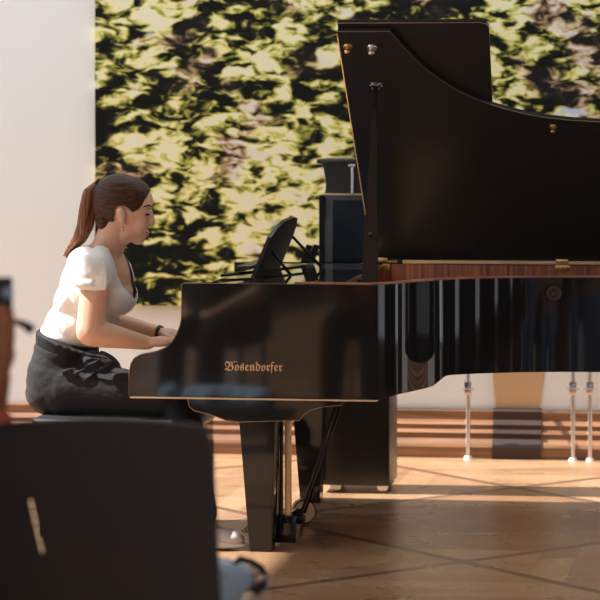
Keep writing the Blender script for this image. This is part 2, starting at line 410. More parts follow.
# folded front flap lying on the lid
t2, s2 = lid_ts(488, 27)
ff = [(tl, .02), (tl, smax+.02)]+[(t2-.03, smax+.02), (t2-.009, smax+.011), (t2, smax-.01), (t2-.045, .02)]
bm = new_bm(); bm_prism(bm, [lid_pt(t, s, LT+.006) for t, s in ff], ln*LT)
flap = finish('front_flap', bm, M['lacquer_lid'], pn, smooth=30)
bm = new_bm(); bm_tube(bm, [lid_pt(t, s, LT+.008) for t, s in ff[1:]], .0013, 6); finish('edge_line', bm, M['edge'], flap, smooth='all')
bm = new_bm(); bm_cyl(bm, lid_pt(tl-.003, .1, LT), lid_pt(tl-.003, smax-.05, LT), .006, seg=10); finish('flap_hinge', bm, M['brass'], lid, smooth=40)
# fittings on the lid's underside
def knob(px, py, m, name, r=.013):
    t, s = lid_ts(px, py); b = new_bm(); c = lid_pt(t, s)
    bm_cyl(b, c, c-ln*.006, r*1.5, r*1.3, 20); bm_cyl(b, c-ln*.004, c-ln*.02, r*.6, r*.7, 16); bm_ell(b, c-ln*.022, (r, r, r*.8), sub=2)
    b2 = finish(name, b, m, lid, smooth=50)
knob(348, 47, M['brass'], 'brass_knob'); knob(372, 48, M['chrome'], 'round_catch', .014); knob(553, 127, M['brass'], 'brass_knob', .011)
t, s = lid_ts(376, 84); bm = new_bm()
for dt in (-.012, .012): c = lid_pt(t+dt, s); bm_cyl(bm, c, c-ln*.022, .007, .006, 12)
bm_box(bm, (-.026, -.012, -.004), (.026, .012, 0), .002, Matrix.Translation(lid_pt(t, s)) @ Matrix.Rotation(-ALP, 4, 'X'))
finish('prop_socket', bm, M['chrome'], lid, smooth=40)
# rim: plan from the lid's outline
cheek_t = P(377, 300, 0).x
plan = [(cheek_t, 0.0), (cheek_t+.03, .004), (cheek_t+.055, .02), (cheek_t+.075, .045)]
lp = [(t, W-s) for t, s in lc if t > cheek_t+.06]
first = lp[0]
plan = [(cheek_t, 0), (cheek_t+.03, .012)]
def bez(p0, p1, p2, p3, n):
    return [tuple(((1-k)**3*a+3*(1-k)**2*k*b_+3*(1-k)*k*k*c+k**3*d) for a, b_, c, d in zip(p0, p1, p2, p3)) for k in [i/n for i in range(1, n)]]
# control: leave the cheek, run to the lid outline
tgt = lp[3]; tg2 = lp[4]
dx, dy = tg2[0]-tgt[0], tg2[1]-tgt[1]; dl = math.hypot(dx, dy)
plan = [(cheek_t, 0)]+bez((cheek_t, 0), (cheek_t+.12, .05), (tgt[0]-dx/dl*.15, tgt[1]-dy/dl*.15), tgt, 14)+lp[3:]
for t, s in tail: plan.append((t-.015, W-s))
plan[-1] = (plan[-1][0], W)
# smooth
def resample(pl, n):
    d = [0]
    for a, b_ in zip(pl, pl[1:]): d.append(d[-1]+math.hypot(b_[0]-a[0], b_[1]-a[1]))
    out = []; j = 0
    for i in range(n):
        x = d[-1]*i/(n-1)
        while j < len(d)-2 and d[j+1] < x: j += 1
        f = (x-d[j])/(d[j+1]-d[j]); out.append((pl[j][0]*(1-f)+pl[j+1][0]*f, pl[j][1]*(1-f)+pl[j+1][1]*f))
    return out
plan = resample(plan, 110)
for _ in range(14): plan = [plan[0]]+[((a[0]+2*b_[0]+c[0])/4, (a[1]+2*b_[1]+c[1])/4) for a, b_, c in zip(plan, plan[1:], plan[2:])]+[plan[-1]]
spine = [(plan[-1][0]*(1-k/12)+.16*k/12, W) for k in range(1, 13)]
path = plan+spine
zb_cheek = P(250, 398.5, 0).z
def zbot(i, p):
    px, py = proj((p[0], p[1], .6))
    if i >= len(plan): return .632
    stops = [(377, zb_cheek-.004), (395, None), (430, None), (438, None), (446, .634), (452, .634)]
    if px >= 449: return .634
    # along the step the lower edge keeps the cheek's depth, then turns up
    def zz(y): return CAMZ-(y-YH)*(FR @ Vector((p[0], p[1], 0))).y/FPX
    ys = [(377, 400), (400, 394), (425, 388.5), (433, 386), (439, 381.5), (444, 376.5), (449, 375)]
    for (a, ya), (c, yc) in zip(ys, ys[1:]):
        if px <= c: return zz(ya+(yc-ya)*max(0, (px-a))/(c-a))
    return .634
def strip(path, th, top, botf):
    bm = new_bm(); n = len(path); O1 = []; I1 = []; O0 = []; I0 = []
    for i, p in enumerate(path):
        a = path[max(i-1, 0)]; c = path[min(i+1, n-1)]
        tx, ty = c[0]-a[0], c[1]-a[1]; l = math.hypot(tx, ty) or 1; nx_, ny_ = -ty/l, tx/l
        zb = botf(i, p); q = (p[0]+nx_*th, p[1]+ny_*th)
        O1.append(bm.verts.new((p[0], p[1], top))); O0.append(bm.verts.new((p[0], p[1], zb)))
        I1.append(bm.verts.new((q[0], q[1], top))); I0.append(bm.verts.new((q[0], q[1], zb)))
    for i in range(n-1):
        bm.faces.new((O0[i], O0[i+1], O1[i+1], O1[i])); bm.faces.new((I0[i], I1[i], I1[i+1], I0[i+1]))
        bm.faces.new((O1[i], O1[i+1], I1[i+1], I1[i])); bm.faces.new((O0[i], I0[i], I0[i+1], O0[i+1]))
    for i in (0, n-1): bm.faces.new((O0[i], O1[i], I1[i], I0[i]))
    return bm
rim = finish('rim', strip(path, .045, ZR, zbot), M['lacquer'], pn, smooth=35)
def off(path, d):
    out = []
    for i, p in enumerate(path):
        a = path[max(i-1, 0)]; c = path[min(i+1, len(path)-1)]; tx, ty = c[0]-a[0], c[1]-a[1]; l = math.hypot(tx, ty) or 1
        out.append((p[0]-ty/l*d, p[1]+tx/l*d))
    return out
inner = off(path, .046)
lin = [p for p in inner if p[1] < W-.10]
finish('wood_lining', strip([(.62, .05), (.75, .05)]+lin, .02, ZR+.0045, lambda i, p: ZR-.06), M['rimwood'], pn, smooth=35)
lin2 = [(.70+1.6*(11-k)/11, W-.046) for k in range(12)]
finish('ribbed_lining', strip(lin2, .012, ZR-.002, lambda i, p: ZR-.11), M['mahogany'], pn, smooth=35)
bm = new_bm(); bm_tube(bm, [Vector((p[0]+.01*math.cos(i), p[1]+.0, .955)) for i, p in enumerate(off(path, .068)[:108])], .002, 6)
# lower edge thin line of the rim
bm.free()
# body: soundboard, iron plate, strings
poly_in = [p for p in off(path, .05)]
def slab(poly, z0, z1, name, m, par=pn):
    b = new_bm(); bm_prism(b, [Vector((p[0], p[1], z0)) for p in poly], (0, 0, z1-z0)); return finish(name, b, m, par)
inpl = [(.30, .06)]+[(.8, .06)]+[p for p in off(plan, .07)[4:]][::3]+[(plan[-1][0]-.05, W-.06), (.30, W-.06)]
slab(inpl, .68, .70, 'soundboard', M['spruce'])
pl2 = [(.36, .10), (.8, .12)]+off(plan, .11)[6::3]+[(plan[-1][0]-.1, W-.10), (.36, W-.10)]
plate = slab(pl2, .90, .912, 'iron_plate', M['iron'])
b = new_bm()
for i in range(60):
    v0 = .14+i*(W-.30)/59; t1 = 1.0+1.35*(i/59)**1.0
    bm_cyl(b, (.42, v0, .925), (t1, min(v0+.06, W-.12), .925), .0012, seg=5)
o = finish('strings', b, M['steel'], pn); o['kind'] = 'stuff'
b = new_bm()
for x in (1.15, 1.5): bm_box(b, (x, .6, .912), (x+.03, W-.12, .935), .004)
finish('plate_struts', b, M['iron'], pn)
b = new_bm(); bm_box(b, (.50, .12, .93), (.56, W-.15, .955), .006); finish('damper_rail', b, M['satin'], pn)
# cheeks (arms)
chk = [(130, 398.5), (377.5, 398.5), (377.5, 284.3), (183.5, 284.3), (181.5, 286), (181.2, 318), (180, 326), (177, 334), (172.5, 341.5), (166, 347.5), (158, 351), (148, 353), (140, 354.5), (134, 358), (130.5, 364), (129, 372), (129, 396)]
cp = [P(x, y, 0) for x, y in chk]
zt_ = P(300, 284.3, 0).z
for q in cp:
    if abs(q.z-zt_) < .006: q.z = ZR
    q.z = max(q.z, zb_cheek)
cp[1].x = cp[2].x = cheek_t
def cheekbm(v0, v1):
    b = new_bm(); bm_prism(b, [Vector((q.x, v0, q.z)) for q in cp], (0, v1-v0, 0))
    es = [e for e in b.edges if len({round(v.co.y, 3) for v in e.verts}) == 1 and abs(e.verts[0].co.y-v0) < 1e-4]
    bmesh.ops.bevel(b, geom=es, offset=.0025, segments=2, affect='EDGES', clamp_overlap=True)
    return b
ck = finish('cheek', cheekbm(0, .05), M['lacquer'], pn, smooth=35)
ck2 = finish('cheek', cheekbm(W-.05, W), M['lacquer'], pn, smooth=35)
# thin brass-coloured edge along the lower edge and at the joint
b = new_bm(); q0 = P(130, 399, 0); bm_box(b, (q0.x, -.002, zb_cheek-.005), (cheek_t, .04, zb_cheek+.001)); finish('bottom_moulding', b, M['palebrass'], ck)
b = new_bm(); bm_tube(b, [(q.x, -.0005, q.z) for q in cp[2:]], .0009, 6); finish('edge_line', b, M['edge'], ck, smooth='all')
# maker's name
fc = bpy.data.curves.new('lettering', 'FONT')
S_ = 'Bosendorfer'
frak = ''.join(chr(0x1D56C+ord(c)-65) if c.isupper() else chr(0x1D586+ord(c)-97) for c in S_)
fc.body = frak; fc.size = .04; fc.extrude = .0006; fc.align_x = 'LEFT'
fo = bpy.data.objects.new('lettering', fc); COL.objects.link(fo)
dg = bpy.context.evaluated_depsgraph_get(); fm = bpy.data.meshes.new_from_object(fo.evaluated_get(dg)); bpy.data.objects.remove(fo)
b = bmesh.new(); b.from_mesh(fm); bpy.data.meshes.remove(fm)
xs = [v.co.x for v in b.verts]; ys = [v.co.y for v in b.verts]
tw = P(282.5, 365, 0).x-P(225, 365, 0).x; k = tw/(max(xs)-min(xs))
x0 = min(xs); lx = P(225, 365, 0).x; zb0 = P(225, 370.5, 0).z
ky = k*1.1
for v in b.verts: v.co = Vector((lx+(v.co.x-x0)*k, -.0015+v.co.z*.5, zb0+v.co.y*ky))
# the two dots over the o
pxo = .163*tw+lx; 
for dx_ in (-.0045, .0045): bm_cyl(b, (pxo+dx_+.004, -.001, zb0+.033), (pxo+dx_+.004, -.0022, zb0+.033), .0022, seg=10)
finish('maker_name', b, M['gold'], ck)
# keybed, keys, fallboard, music desk
b = new_bm(); bm_box(b, (.03, .05, zb_cheek+.002), (.6, W-.05, zb_cheek+.035), .004); finish('keybed', b, M['satin'], pn)
b = new_bm(); bm_box(b, (.035, .05, zb_cheek+.03), (.055, W-.05, .705), .006); finish('key_slip', b, M['lacquer'], pn, smooth=40)
nw = 52; kw = (W-.14)/nw
b = new_bm()
for i in range(nw):
    bm_box(b, (.06, .07+i*kw+.0006, .695), (.21, .07+(i+1)*kw-.0006, .72), .0012)
finish('white_keys', b, M['ivory'], pn)
b = new_bm()
for i in range(nw-1):
    if i % 7 in (0, 1, 3, 4, 5): bm_box(b, (.112, .07+(i+1)*kw-.006, .715), (.21, .07+(i+1)*kw+.006, .731), .002)
finish('black_keys', b, M['lacquer'], pn)
b = new_bm(); bm_prism(b, [Vector((.21, .052, .68)), Vector((.235, .052, .86)), Vector((.26, .052, .87)), Vector((.28, .052, .68))], (0, W-.104, 0)); finish('fallboard', b, M['lacquer'], pn, smooth=30)
b = new_bm(); bm_box(b, (.19, .052, .66), (.30, W-.052, .69)); finish('key_frame', b, M['satin'], pn)
# music desk: a leaning rounded board with its ledge and struts
na = P(250, 283, .42); nb = P(271, 232, .42)
lean = (nb.x-na.x)/(nb.z-na.z)
d0 = Vector((na.x, .40, ZR+.0)); up = Vector((lean, 0, 1)).normalized()
hN = (nb.z-ZR)/up.z+.0
va, vb = .42, 1.07
topc = P(293, 217.5, .9); hT = (topc.z-ZR)/up.z+.02
def dk(v, h, o_=0): n_ = Vector((-up.z, 0, up.x)); return Vector((na.x, v, ZR-.01))+up*h+n_*o_
pts = [(va, 0), (va, hN*.96), (va+.03, hN+.005), (va+.08, hN+.03), (va+.2, hT-.01), (vb-.2, hT), (vb-.09, hT-.01), (vb-.03, hT-.045), (vb, hT-.09), (vb, 0)]
b = new_bm(); n_ = Vector((-up.z, 0, up.x)); bm_prism(b, [dk(v, h) for v, h in pts], n_*-.014)
md = finish('music_desk', b, M['satin'], pn, smooth=30)
b = new_bm(); bm_box(b, (-.004, va+.03, -.02), (.05, vb-.03, -.006), .003, Matrix.Translation((na.x-.055, 0, ZR+.045))); finish('desk_ledge', b, M['satin'], md)
b = new_bm(); bm_tube(b, [dk(va+.02, hN-.01, .003), dk(va+.33, .14, .003), dk(va+.42, .06, .006)], .003, 8); 
for vv in (.52, .62, .72, .82): bm_tube(b, [dk(vv, .09, .004), dk(vv+.05, .02, .02)], .0035, 8)
finish('desk_brace', b, M['chrome'], md, smooth='all')
b = new_bm(); bm_tube(b, [(na.x-.10, .35, ZR+.008), (na.x+.02, .60, ZR+.012), (na.x+.14, .95, ZR+.012)], .006, 8)
bm_tube(b, [dk(1.0, .16, -.02), (na.x+.20, 1.0, ZR+.005)], .006, 8); bm_tube(b, [dk(.55, .12, -.02), (na.x+.14, .55, ZR-.0)], .006, 8)
finish('desk_strut', b, M['satin'], md, smooth='all')
b = new_bm(); bm_box(b, (na.x-.1, .055, ZR-.02), (na.x+.40, W-.055, ZR-.002), .003); finish('desk_shelf', b, M['lacquer'], pn)
b = new_bm()
for px in (305, 312):
    a = P(px, 262, W-.08)
    bm_prism(b, [Vector((a.x-.016, W-.12, ZR)), Vector((a.x+.010, W-.12, ZR)), Vector((a.x+.035, W-.12, ZR+.075)), Vector((a.x+.012, W-.12, ZR+.08))], (0, .03, 0))
finish('desk_stop', b, M['lacquer'], pn)
# lid prop
tp, sp = lid_ts(376, 82); top = lid_pt(tp, sp)-ln*.02
bp_ = P(369.5, 284, .07); bp_.z = ZR-.03
steps = [(0, 15, 369.5), (.34, 12.5, 369.5), (.62, 8, 373), (1, 4.5, 376)]
b = new_bm(); rings = []
for f, wpx, cx in [(0, 15.5, 0), (.30, 13.5, 0), (.42, 11.5, 0), (.65, 7.5, 0), (1, 4.5, 0)]:
    c = bp_.lerp(top, f); w = wpx/262/2
    rings.append([b.verts.new(c+Vector((dx_, dy_, 0))) for dx_, dy_ in ((-w, -.010), (w, -.010), (w, .010), (-w, .010))])
for a, c in zip(rings, rings[1:]):
    for k_ in range(4): b.faces.new((a[k_], a[(k_+1) % 4], c[(k_+1) % 4], c[k_]))
b.faces.new(rings[0][::-1]); b.faces.new(rings[-1])
pr = finish('lid_prop', b, mat('dark_brown_lacquer', (.018, .014, .013), .3, spec=.25), pn)
b = new_bm(); c = bp_.lerp(top, .27); bm_ell(b, c+Vector((0, -.012, 0)), .010, sub=2); finish('prop_screw', b, M['satin'], pr, smooth='all')
# lid hinges and the pale strip under the lid
for px in (382.5, 562.5):
    a = P(px, 262.5, W-.05); b = new_bm()
    w = .032
    bm_box(b, (a.x-w, W-.062, ZR-.028), (a.x+w, W-.045, ZR+.006), .004); bm_cyl(b, (a.x-w*1.1, W-.062, ZR+.008), (a.x+w*1.1, W-.062, ZR+.008), .010, seg=16)
    bm_box(b, (a.x-w*.8, W-.085, ZR+.008), (a.x+w*.8, W-.06, ZR+.026), .004)
    for dx_ in (-.02, 0, .02): bm_ell(b, (a.x+dx_, W-.064, ZR-.014), .006, sub=2)
    finish('lid_hinge', b, M['brass'], pn, smooth=40)
b = new_bm(); a = P(403, 262, W-.05); bm_box(b, (a.x, W-.072, ZR+.001), (2.35, W-.045, ZR+.016), .003); finish('hinge_strip', b, M['palebrass'], pn)
# rosette on the bent side
a = None
for p_, q_ in zip(plan, plan[1:]):
    x1 = proj((p_[0], p_[1], .95))[0]; x2 = proj((q_[0], q_[1], .95))[0]
    if x1 <= 556 < x2: a = p_; nn = Vector((q_[1]-p_[1], -(q_[0]-p_[0]), 0)).normalized()
if a:
    c = Vector((a[0], a[1], 0)); yy = (FR @ c).y; c.z = CAMZ-(293-YH)*yy/FPX
    b = new_bm(); bm_cyl(b, c-nn*.002, c+nn*.008, .034, .030, 28); bm_cyl(b, c+nn*.006, c+nn*.014, .016, .012, 20)
    bmesh.ops.translate(b, verts=b.verts, vec=(0, 0, 0)); finish('round_lock', b, mat('smoked_chrome', (.12, .12, .125), .12, 1), rim, smooth=40)
# legs
def leg(v0, name='leg'):
    """tapered plank leg; v0 = plane of its front face"""
    b = new_bm()
    vn = .02
    top = [P(239, 421, vn), P(275, 421, vn)]; bot = [P(249.5, 553, vn), P(271.5, 553, vn)]
    zt_ = top[0].z; rg = []
    for (l_, r_), z, dep in ((top, zt_, .13), (bot, .0, .10)):
        rg.append([Vector((l_.x, v0, z)), Vector((r_.x, v0, z)), Vector((r_.x, v0+dep, z)), Vector((l_.x, v0+dep, z))])
    vs = [[b.verts.new(p) for p in r] for r in rg]
    for k_ in range(4): b.faces.new((vs[1][k_], vs[1][(k_+1) % 4], vs[0][(k_+1) % 4], vs[0][k_]))
    b.faces.new(vs[0]); b.faces.new(vs[1][::-1])
    bmesh.ops.bevel(b, geom=b.edges[:], offset=.004, segments=2, affect='EDGES')
    o = finish(name, b, M['lacquer'], pn, smooth=35)
    b = new_bm()
    pr_ = [(187, 402), (189.5, 407), (195, 411), (207, 413.5), (217, 417), (226, 420.5), (238, 422), (299, 420.5), (304, 415), (311, 410), (322, 407), (340, 405.5), (345, 402)]
    q = [P(x, y, .02) for x, y in pr_]
    for u_ in q:
        if abs(u_.z-q[0].z) < .004: u_.z = zb_cheek
    bm_prism(b, [Vector((u_.x, v0, min(u_.z, zb_cheek))) for u_ in q], (0, .13, 0))
    k2 = finish('leg_bracket', b, M['lacquer'], o, smooth=35)
    b = new_bm(); bm_tube(b, [(u_.x, v0-.0008, u_.z) for u_ in q], .0014, 6); finish('edge_line', b, M['edge'], k2, smooth='all')
    return o
leg(.02); leg(W-.15)
# tail leg, out of the frame
b = new_bm(); tt = plan[-1][0]-.35
bm_cyl(b, (tt, W-.45, 0.02), (tt, W-.45, .66), .05, .08, 4); finish('leg', b, M['lacquer'], pn)
b = new_bm(); bm_box(b, (.8, .80, .645), (tt+.1, .9, .68)); bm_box(b, (.8, 1.2, .645), (tt+.1, 1.3, .68)); bm_box(b, (.6, .05, zb_cheek+.03), (.7, W-.05, .68)); finish('back_post', b, M['satin'], pn)
# pedal lyre
b = new_bm(); xa = P(272.5, 530, .16).x; xb = P(296, 530, .16).x
bm_box(b, (xa, .16, .012), (xb, .36, .115), .006); lyre = finish('pedal_box', b, M['lacquer'], pn, smooth=40)
for px, r, m in ((276.5, .005, 'palebrass'), (281.5, .006, 'lacquer'), (288, .012, 'palebrass')):
    b = new_bm(); x = P(px, 470, .18).x
    bm_box(b, (x-r, .17, .113), (x+r, .195, zb_cheek), .002); finish('lyre_pillar', b, M[m], lyre, smooth=30)
b = new_bm(); x = P(284, 470, .56).x; bm_box(b, (x-.02, .31, .113), (x+.02, .34, zb_cheek), .004); finish('lyre_pillar', b, M['lacquer'], lyre, smooth=30)
for k_ in range(3):
    b = new_bm(); vv = .20+.055*k_; bm_box(b, (xa-.11, vv-.014, .045), (xa+.01, vv+.014, .053), .003); bm_ell(b, (xa-.11, vv, .049), (.02, .018, .007), sub=2); finish('pedal', b, M['brass'], lyre, smooth='all')
qf = P(300, 524, .22)
for px, dv in ((340, .0), (346, .12)):
    q1 = P(px, 400, .24+dv); q1.z = zb_cheek
    b = new_bm(); bm_tube(b, [Vector((qf.x, .22+dv, .10)), q1], .0055, 10); finish('lyre_brace', b, M['satin'], lyre, smooth='all')
b = new_bm(); bm_ell(b, (qf.x, .22, .098), .022, sub=3); bm_cyl(b, (xb-.01, .22, .095), (qf.x, .22, .098), .009); finish('brace_knob', b, M['dark'], lyre, smooth='all')

# small round lamp on the floor behind the pedals
c = P(304.5, 511.5, .72); c.z = .052
ax = Vector((.25, -.97, .05)).normalized()
t = thing('floor_spotlight', 'small drum with a bronze round face and dark rim on the floor behind the pedals', 'lamp', (c.x, c.y, 0))
b = new_bm(); bm_cyl(b, c-ax*.085, c, .044, .047, 28); finish('housing', b, M['olive'], t, smooth=40)
b = new_bm(); bm_cyl(b, c-ax*.002, c+ax*.002, .043, .043, 28); finish('face', b, M['bronze'], t, smooth=40)
b = new_bm(); bm_tube(b, [c+ax*.002+ax.orthogonal().normalized()*.045*math.cos(a_)+ax.cross(ax.orthogonal()).normalized()*.045*math.sin(a_) for a_ in [2*PI*i/28 for i in range(29)]], .003, 6); finish('rim_ring', b, M['dark'], t, smooth='all')

# ------------------------------------------------------------------ black upright instrument behind
CV = 1.66
cl = P(322, 440, CV).x; cr_ = P(389.5, 440, CV).x; zt1 = P(335, 195, CV).z; ztop = P(335, 159, CV).z; zbt = P(350, 485.5, CV).z
t = thing('upright_cabinet', 'tall black glossy cabinet on a caster standing behind the grand piano', 'cabinet', (cl, CV, 0))
DV = .30
b = new_bm(); bm_box(b, (cl-.012, CV, zbt), (cr_, CV+DV, zt1), .006); body = finish('body', b, M['satin'], t, smooth=40)
b = new_bm(); bm_box(b, (cl+.045, CV-.004, zbt+.45), (cr_-.03, CV+.002, zt1-.02), .002); finish('glossy_panel', b, M['bluegloss'], body)
b = new_bm(); bm_box(b, (cl-.012, CV-.012, zbt+.02), (cl+.012, CV-.0, zt1), .003); bm_box(b, (cl, CV-.010, zt1-.34), (cr_, CV-.001, zt1-.325), .002); finish('frame_moulding', b, M['lacquer'], body)
b = new_bm(); bm_prism(b, [Vector((cl+.01, CV+.02, zt1)), Vector((cr_, CV+.02, zt1)), Vector((cr_, CV+.02, ztop-.02)), Vector((cl-.0, CV+.02, ztop-.02)), Vector((cl+.015, CV+.02, zt1+.05))], (0, DV-.04, 0)); finish('upper_panel', b, M['satin'], t)
b = new_bm(); bm_box(b, (cl-.022, CV-.01, ztop-.02), (cr_+.01, CV+DV+.01, ztop), .006); finish('top_board', b, M['satin'], t, smooth=40)
b = new_bm(); bm_box(b, (cl+.012, CV+.012, zt1-.004), (cr_, CV+.022, zt1+.006)); finish('brass_strip', b, M['palebrass'], t)
b = new_bm(); q = P(352.5, 180, CV); bm_box(b, (q.x-.007, CV-.004, q.z-.062), (q.x+.007, CV+.02, q.z+.055), .003); bm_box(b, (q.x-.018, CV-.004, q.z+.055), (q.x+.014, CV+.02, q.z+.070), .003); finish('steel_bar', b, M['chrome'], t)
for px in (382, 335):
    q = P(px, 492, CV+.03); b = new_bm(); bm_cyl(b, (q.x, CV+.05, .024), (q.x, CV+.07, .024), .024, seg=20); bm_box(b, (q.x-.012, CV+.045, .03), (q.x+.018, CV+.075, zbt+.002), .003)
    finish('caster', b, M['chrome'], t, smooth=40)
for px in (382, 333):
    q = P(px, 492, CV+.03); b = new_bm(); bm_cyl(b, (q.x, CV+DV-.05, .028), (q.x, CV+DV-.02, .028), .028, seg=20); bm_box(b, (q.x-.012, CV+DV-.055, .03), (q.x+.018, CV+DV-.015, zbt+.002), .003)
    finish('caster', b, M['chrome'], t, smooth=40)

# ------------------------------------------------------------------ bench
BV0, BV1 = .22, .80
bl = P(30, 418, BV0).x; br = P(203, 418, BV0).x; zs = P(100, 419.5, BV0).z; 
t = thing('piano_bench', 'black padded piano bench under the seated pianist', 'bench', (bl, BV0, 0))
b = new_bm(); bm_box(b, (bl, BV0, zs-.055), (br-.05, BV1, zs), .022); finish('cushion', b, M['bench'], t, smooth=60)
b = new_bm(); bm_box(b, (bl+.01, BV0+.01, zs-.14), (br-.06, BV1-.01, zs-.05), .006); finish('apron', b, M['lacquer'], t)
for x in (bl+.03, br-.10):
    for v_ in (BV0+.03, BV1-.07):
        b = new_bm(); bm_box(b, (x, v_, 0), (x+.045, v_+.045, zs-.13), .004); finish('leg', b, M['lacquer'], t)

# ------------------------------------------------------------------ the pianist
VC = .50
px1 = 1/256.0
pz = thing('person', 'woman in white puff-sleeve blouse and black trousers with a ponytail, playing the piano', 'person', (P(62, 415, VC).x, VC, 0))
def rotp(dx, dy):   # rotation in the (t,z) plane turning local z along (dx,-dy) in pixels
    a = math.atan2(dx, -dy); return Matrix.Rotation(a, 4, 'Y')
def E(bm, px, py, v, rx, rv, rz, tilt=0, sub=3): bm_ell(bm, P(px, py, v), (rx*px1, rv, rz*px1), Matrix.Rotation(math.radians(tilt), 4, 'Y'), sub)
b = new_bm()
# head
E(b, 122, 203, VC, 27, .084, 26, 20)
E(b, 128, 211, VC, 23, .076, 22, 15)
E(b, 131, 224, VC, 15, .062, 19, -25)
E(b, 138, 238, VC, 7.5, .030, 7, 0)
E(b, 127, 234, VC, 12, .055, 9, -20)
E(b, 139, 214, VC, 13, .060, 14)
E(b, 146, 201, VC, 7, .050, 11)
bm_cap(b, P(149.5, 209, VC), .010, P(153.0, 221, VC), .010); E(b, 152, 223, VC, 3.6, .015, 2.6)
E(b, 146, 231.5, VC, 3.2, .022, 2.0); E(b, 145, 235.4, VC, 3.2, .020, 2.2)
E(b, 140, 225, VC-.03, 7, .03, 10); E(b, 140, 225, VC+.03, 7, .03, 10)
E(b, 148.5, 205, VC-.03, 3.0, .022, 2.5); E(b, 148.5, 205, VC+.03, 3.0, .022, 2.5)
for sg in (-1, 1):
    E(b, 121, 214.5, VC+sg*.089, 4.6, .012, 8, -10)
    E(b, 123, 222, VC+sg*.080, 2.6, .008, 3)
# neck and torso
bm_cap(b, P(117, 222, VC), .058, P(105, 256, VC), .066)
bm_cap(b, P(105, 250, VC), .06, P(96, 268, VC), .09)
E(b, 98, 283, VC, 33, .14, 38, 20); E(b, 117, 294, VC, 16, .12, 17); E(b, 74, 330, VC, 26, .125, 32, 20)
E(b, 62, 378, VC, 30, .16, 34)
for sg in (-1, 1): bm_cap(b, P(100, 262, VC+sg*.05), .055, P(98, 268, VC+sg*.15), .052)
def arm(sh, el, wr, r=(.055, .052, .045, .026)):
    el2 = el[0].lerp(wr[0], .25)
    bm_chain(b, [(sh[0], r[0]), (el[0], r[1]*.93), (el2, r[2]*1.02), (wr[0], r[3])])
def hand(wr, sg, tip):   # wr: wrist point; tip: middle fingertip; sg=+1 left hand, -1 right
    d = (tip-wr); L_ = d.length; d = d.normalized(); side = Vector((0, 1, 0))*sg   # side points to the little finger
    nrm = d.cross(side).normalized()
    if nrm.z < 0: nrm = -nrm
    pc_ = wr+d*.045
    bm_ell(b, pc_+nrm*.004, (.050, .038, .021), Matrix(((d.x, side.x, nrm.x, 0), (d.y, side.y, nrm.y, 0), (d.z, side.z, nrm.z, 0), (0, 0, 0, 1))), 3)
    for k_, (o_, ln_) in enumerate(((-.027, .068), (-.009, .078), (.009, .072), (.027, .056))):
        r0 = wr+d*.07+side*o_
        k1 = r0+d*ln_*.42+nrm*.010+side*o_*.15; k2 = k1+d*ln_*.34-nrm*.012+side*o_*.08; k3 = k2+d*ln_*.14-nrm*.020
        bm_chain(b, [(r0-d*.02, .0105), (r0, .0105), (k1, .0095), (k2, .0085), (k3, .0075)])
    th = [wr+d*.02-side*.024, wr+d*.045-side*.045-nrm*.006, wr+d*.075-side*.052-nrm*.014, wr+d*.095-side*.046-nrm*.020]
    bm_chain(b, list(zip(th, (.014, .012, .0105, .009))))
wrn = P(148, 343, VC-.13); wrf = P(159, 332.5, VC+.16)
arm((P(97, 272, VC-.175),), (P(90, 332, VC-.215),), (wrn,), (.058, .060, .050, .027))
arm((P(104, 272, VC+.175),), (P(108, 322, VC+.22),), (wrf,), (.055, .052, .043, .025))
hand(wrn, 1 if False else -1, P(172, 342, VC-.12)); hand(wrf, 1, P(178, 336, VC+.15))
# legs (inside the trousers) and feet
kn = P(181, 405, VC-.13); kf = P(178, 403, VC+.16)
an = P(200, 535, .06); an.z = .085; af = P(172, 520, VC+.12); af.z = .085
bm_chain(b, [(P(66, 388, VC-.09), .085), (kn, .055), (an, .038)]); bm_chain(b, [(P(66, 388, VC+.09), .085), (kf, .055), (af, .038)])
for a_ in (an, af): bm_cap(b, a_, .036, Vector((a_.x+.11, a_.y, .035)), .028)
body_ = finish('body', blob(b, .0055, 5), M['skin'], pz, smooth='all')
# face details
for sg in (-1, 1):
    b = new_bm(); bm_tube(b, [P(143.5, 206.8, VC+sg*.064), P(148.5, 205.2, VC+sg*.047), P(152.3, 206.5, VC+sg*.022)], [.002, .0042, .002], 8)
    finish('eyebrow', b, M['hair'], body_, smooth='all')
    b = new_bm(); bm_ell(b, P(147.5, 214.5, VC+sg*.038), (.010, .013, .005), sub=2)
    finish('eyelid', b, M['hair'], body_, smooth='all')
b = new_bm(); E(b, 146.7, 232.4, VC, 3.0, .020, 1.4); E(b, 145.8, 235.0, VC, 2.8, .017, 1.5); finish('lips', b, M['lips'], body_, smooth='all')
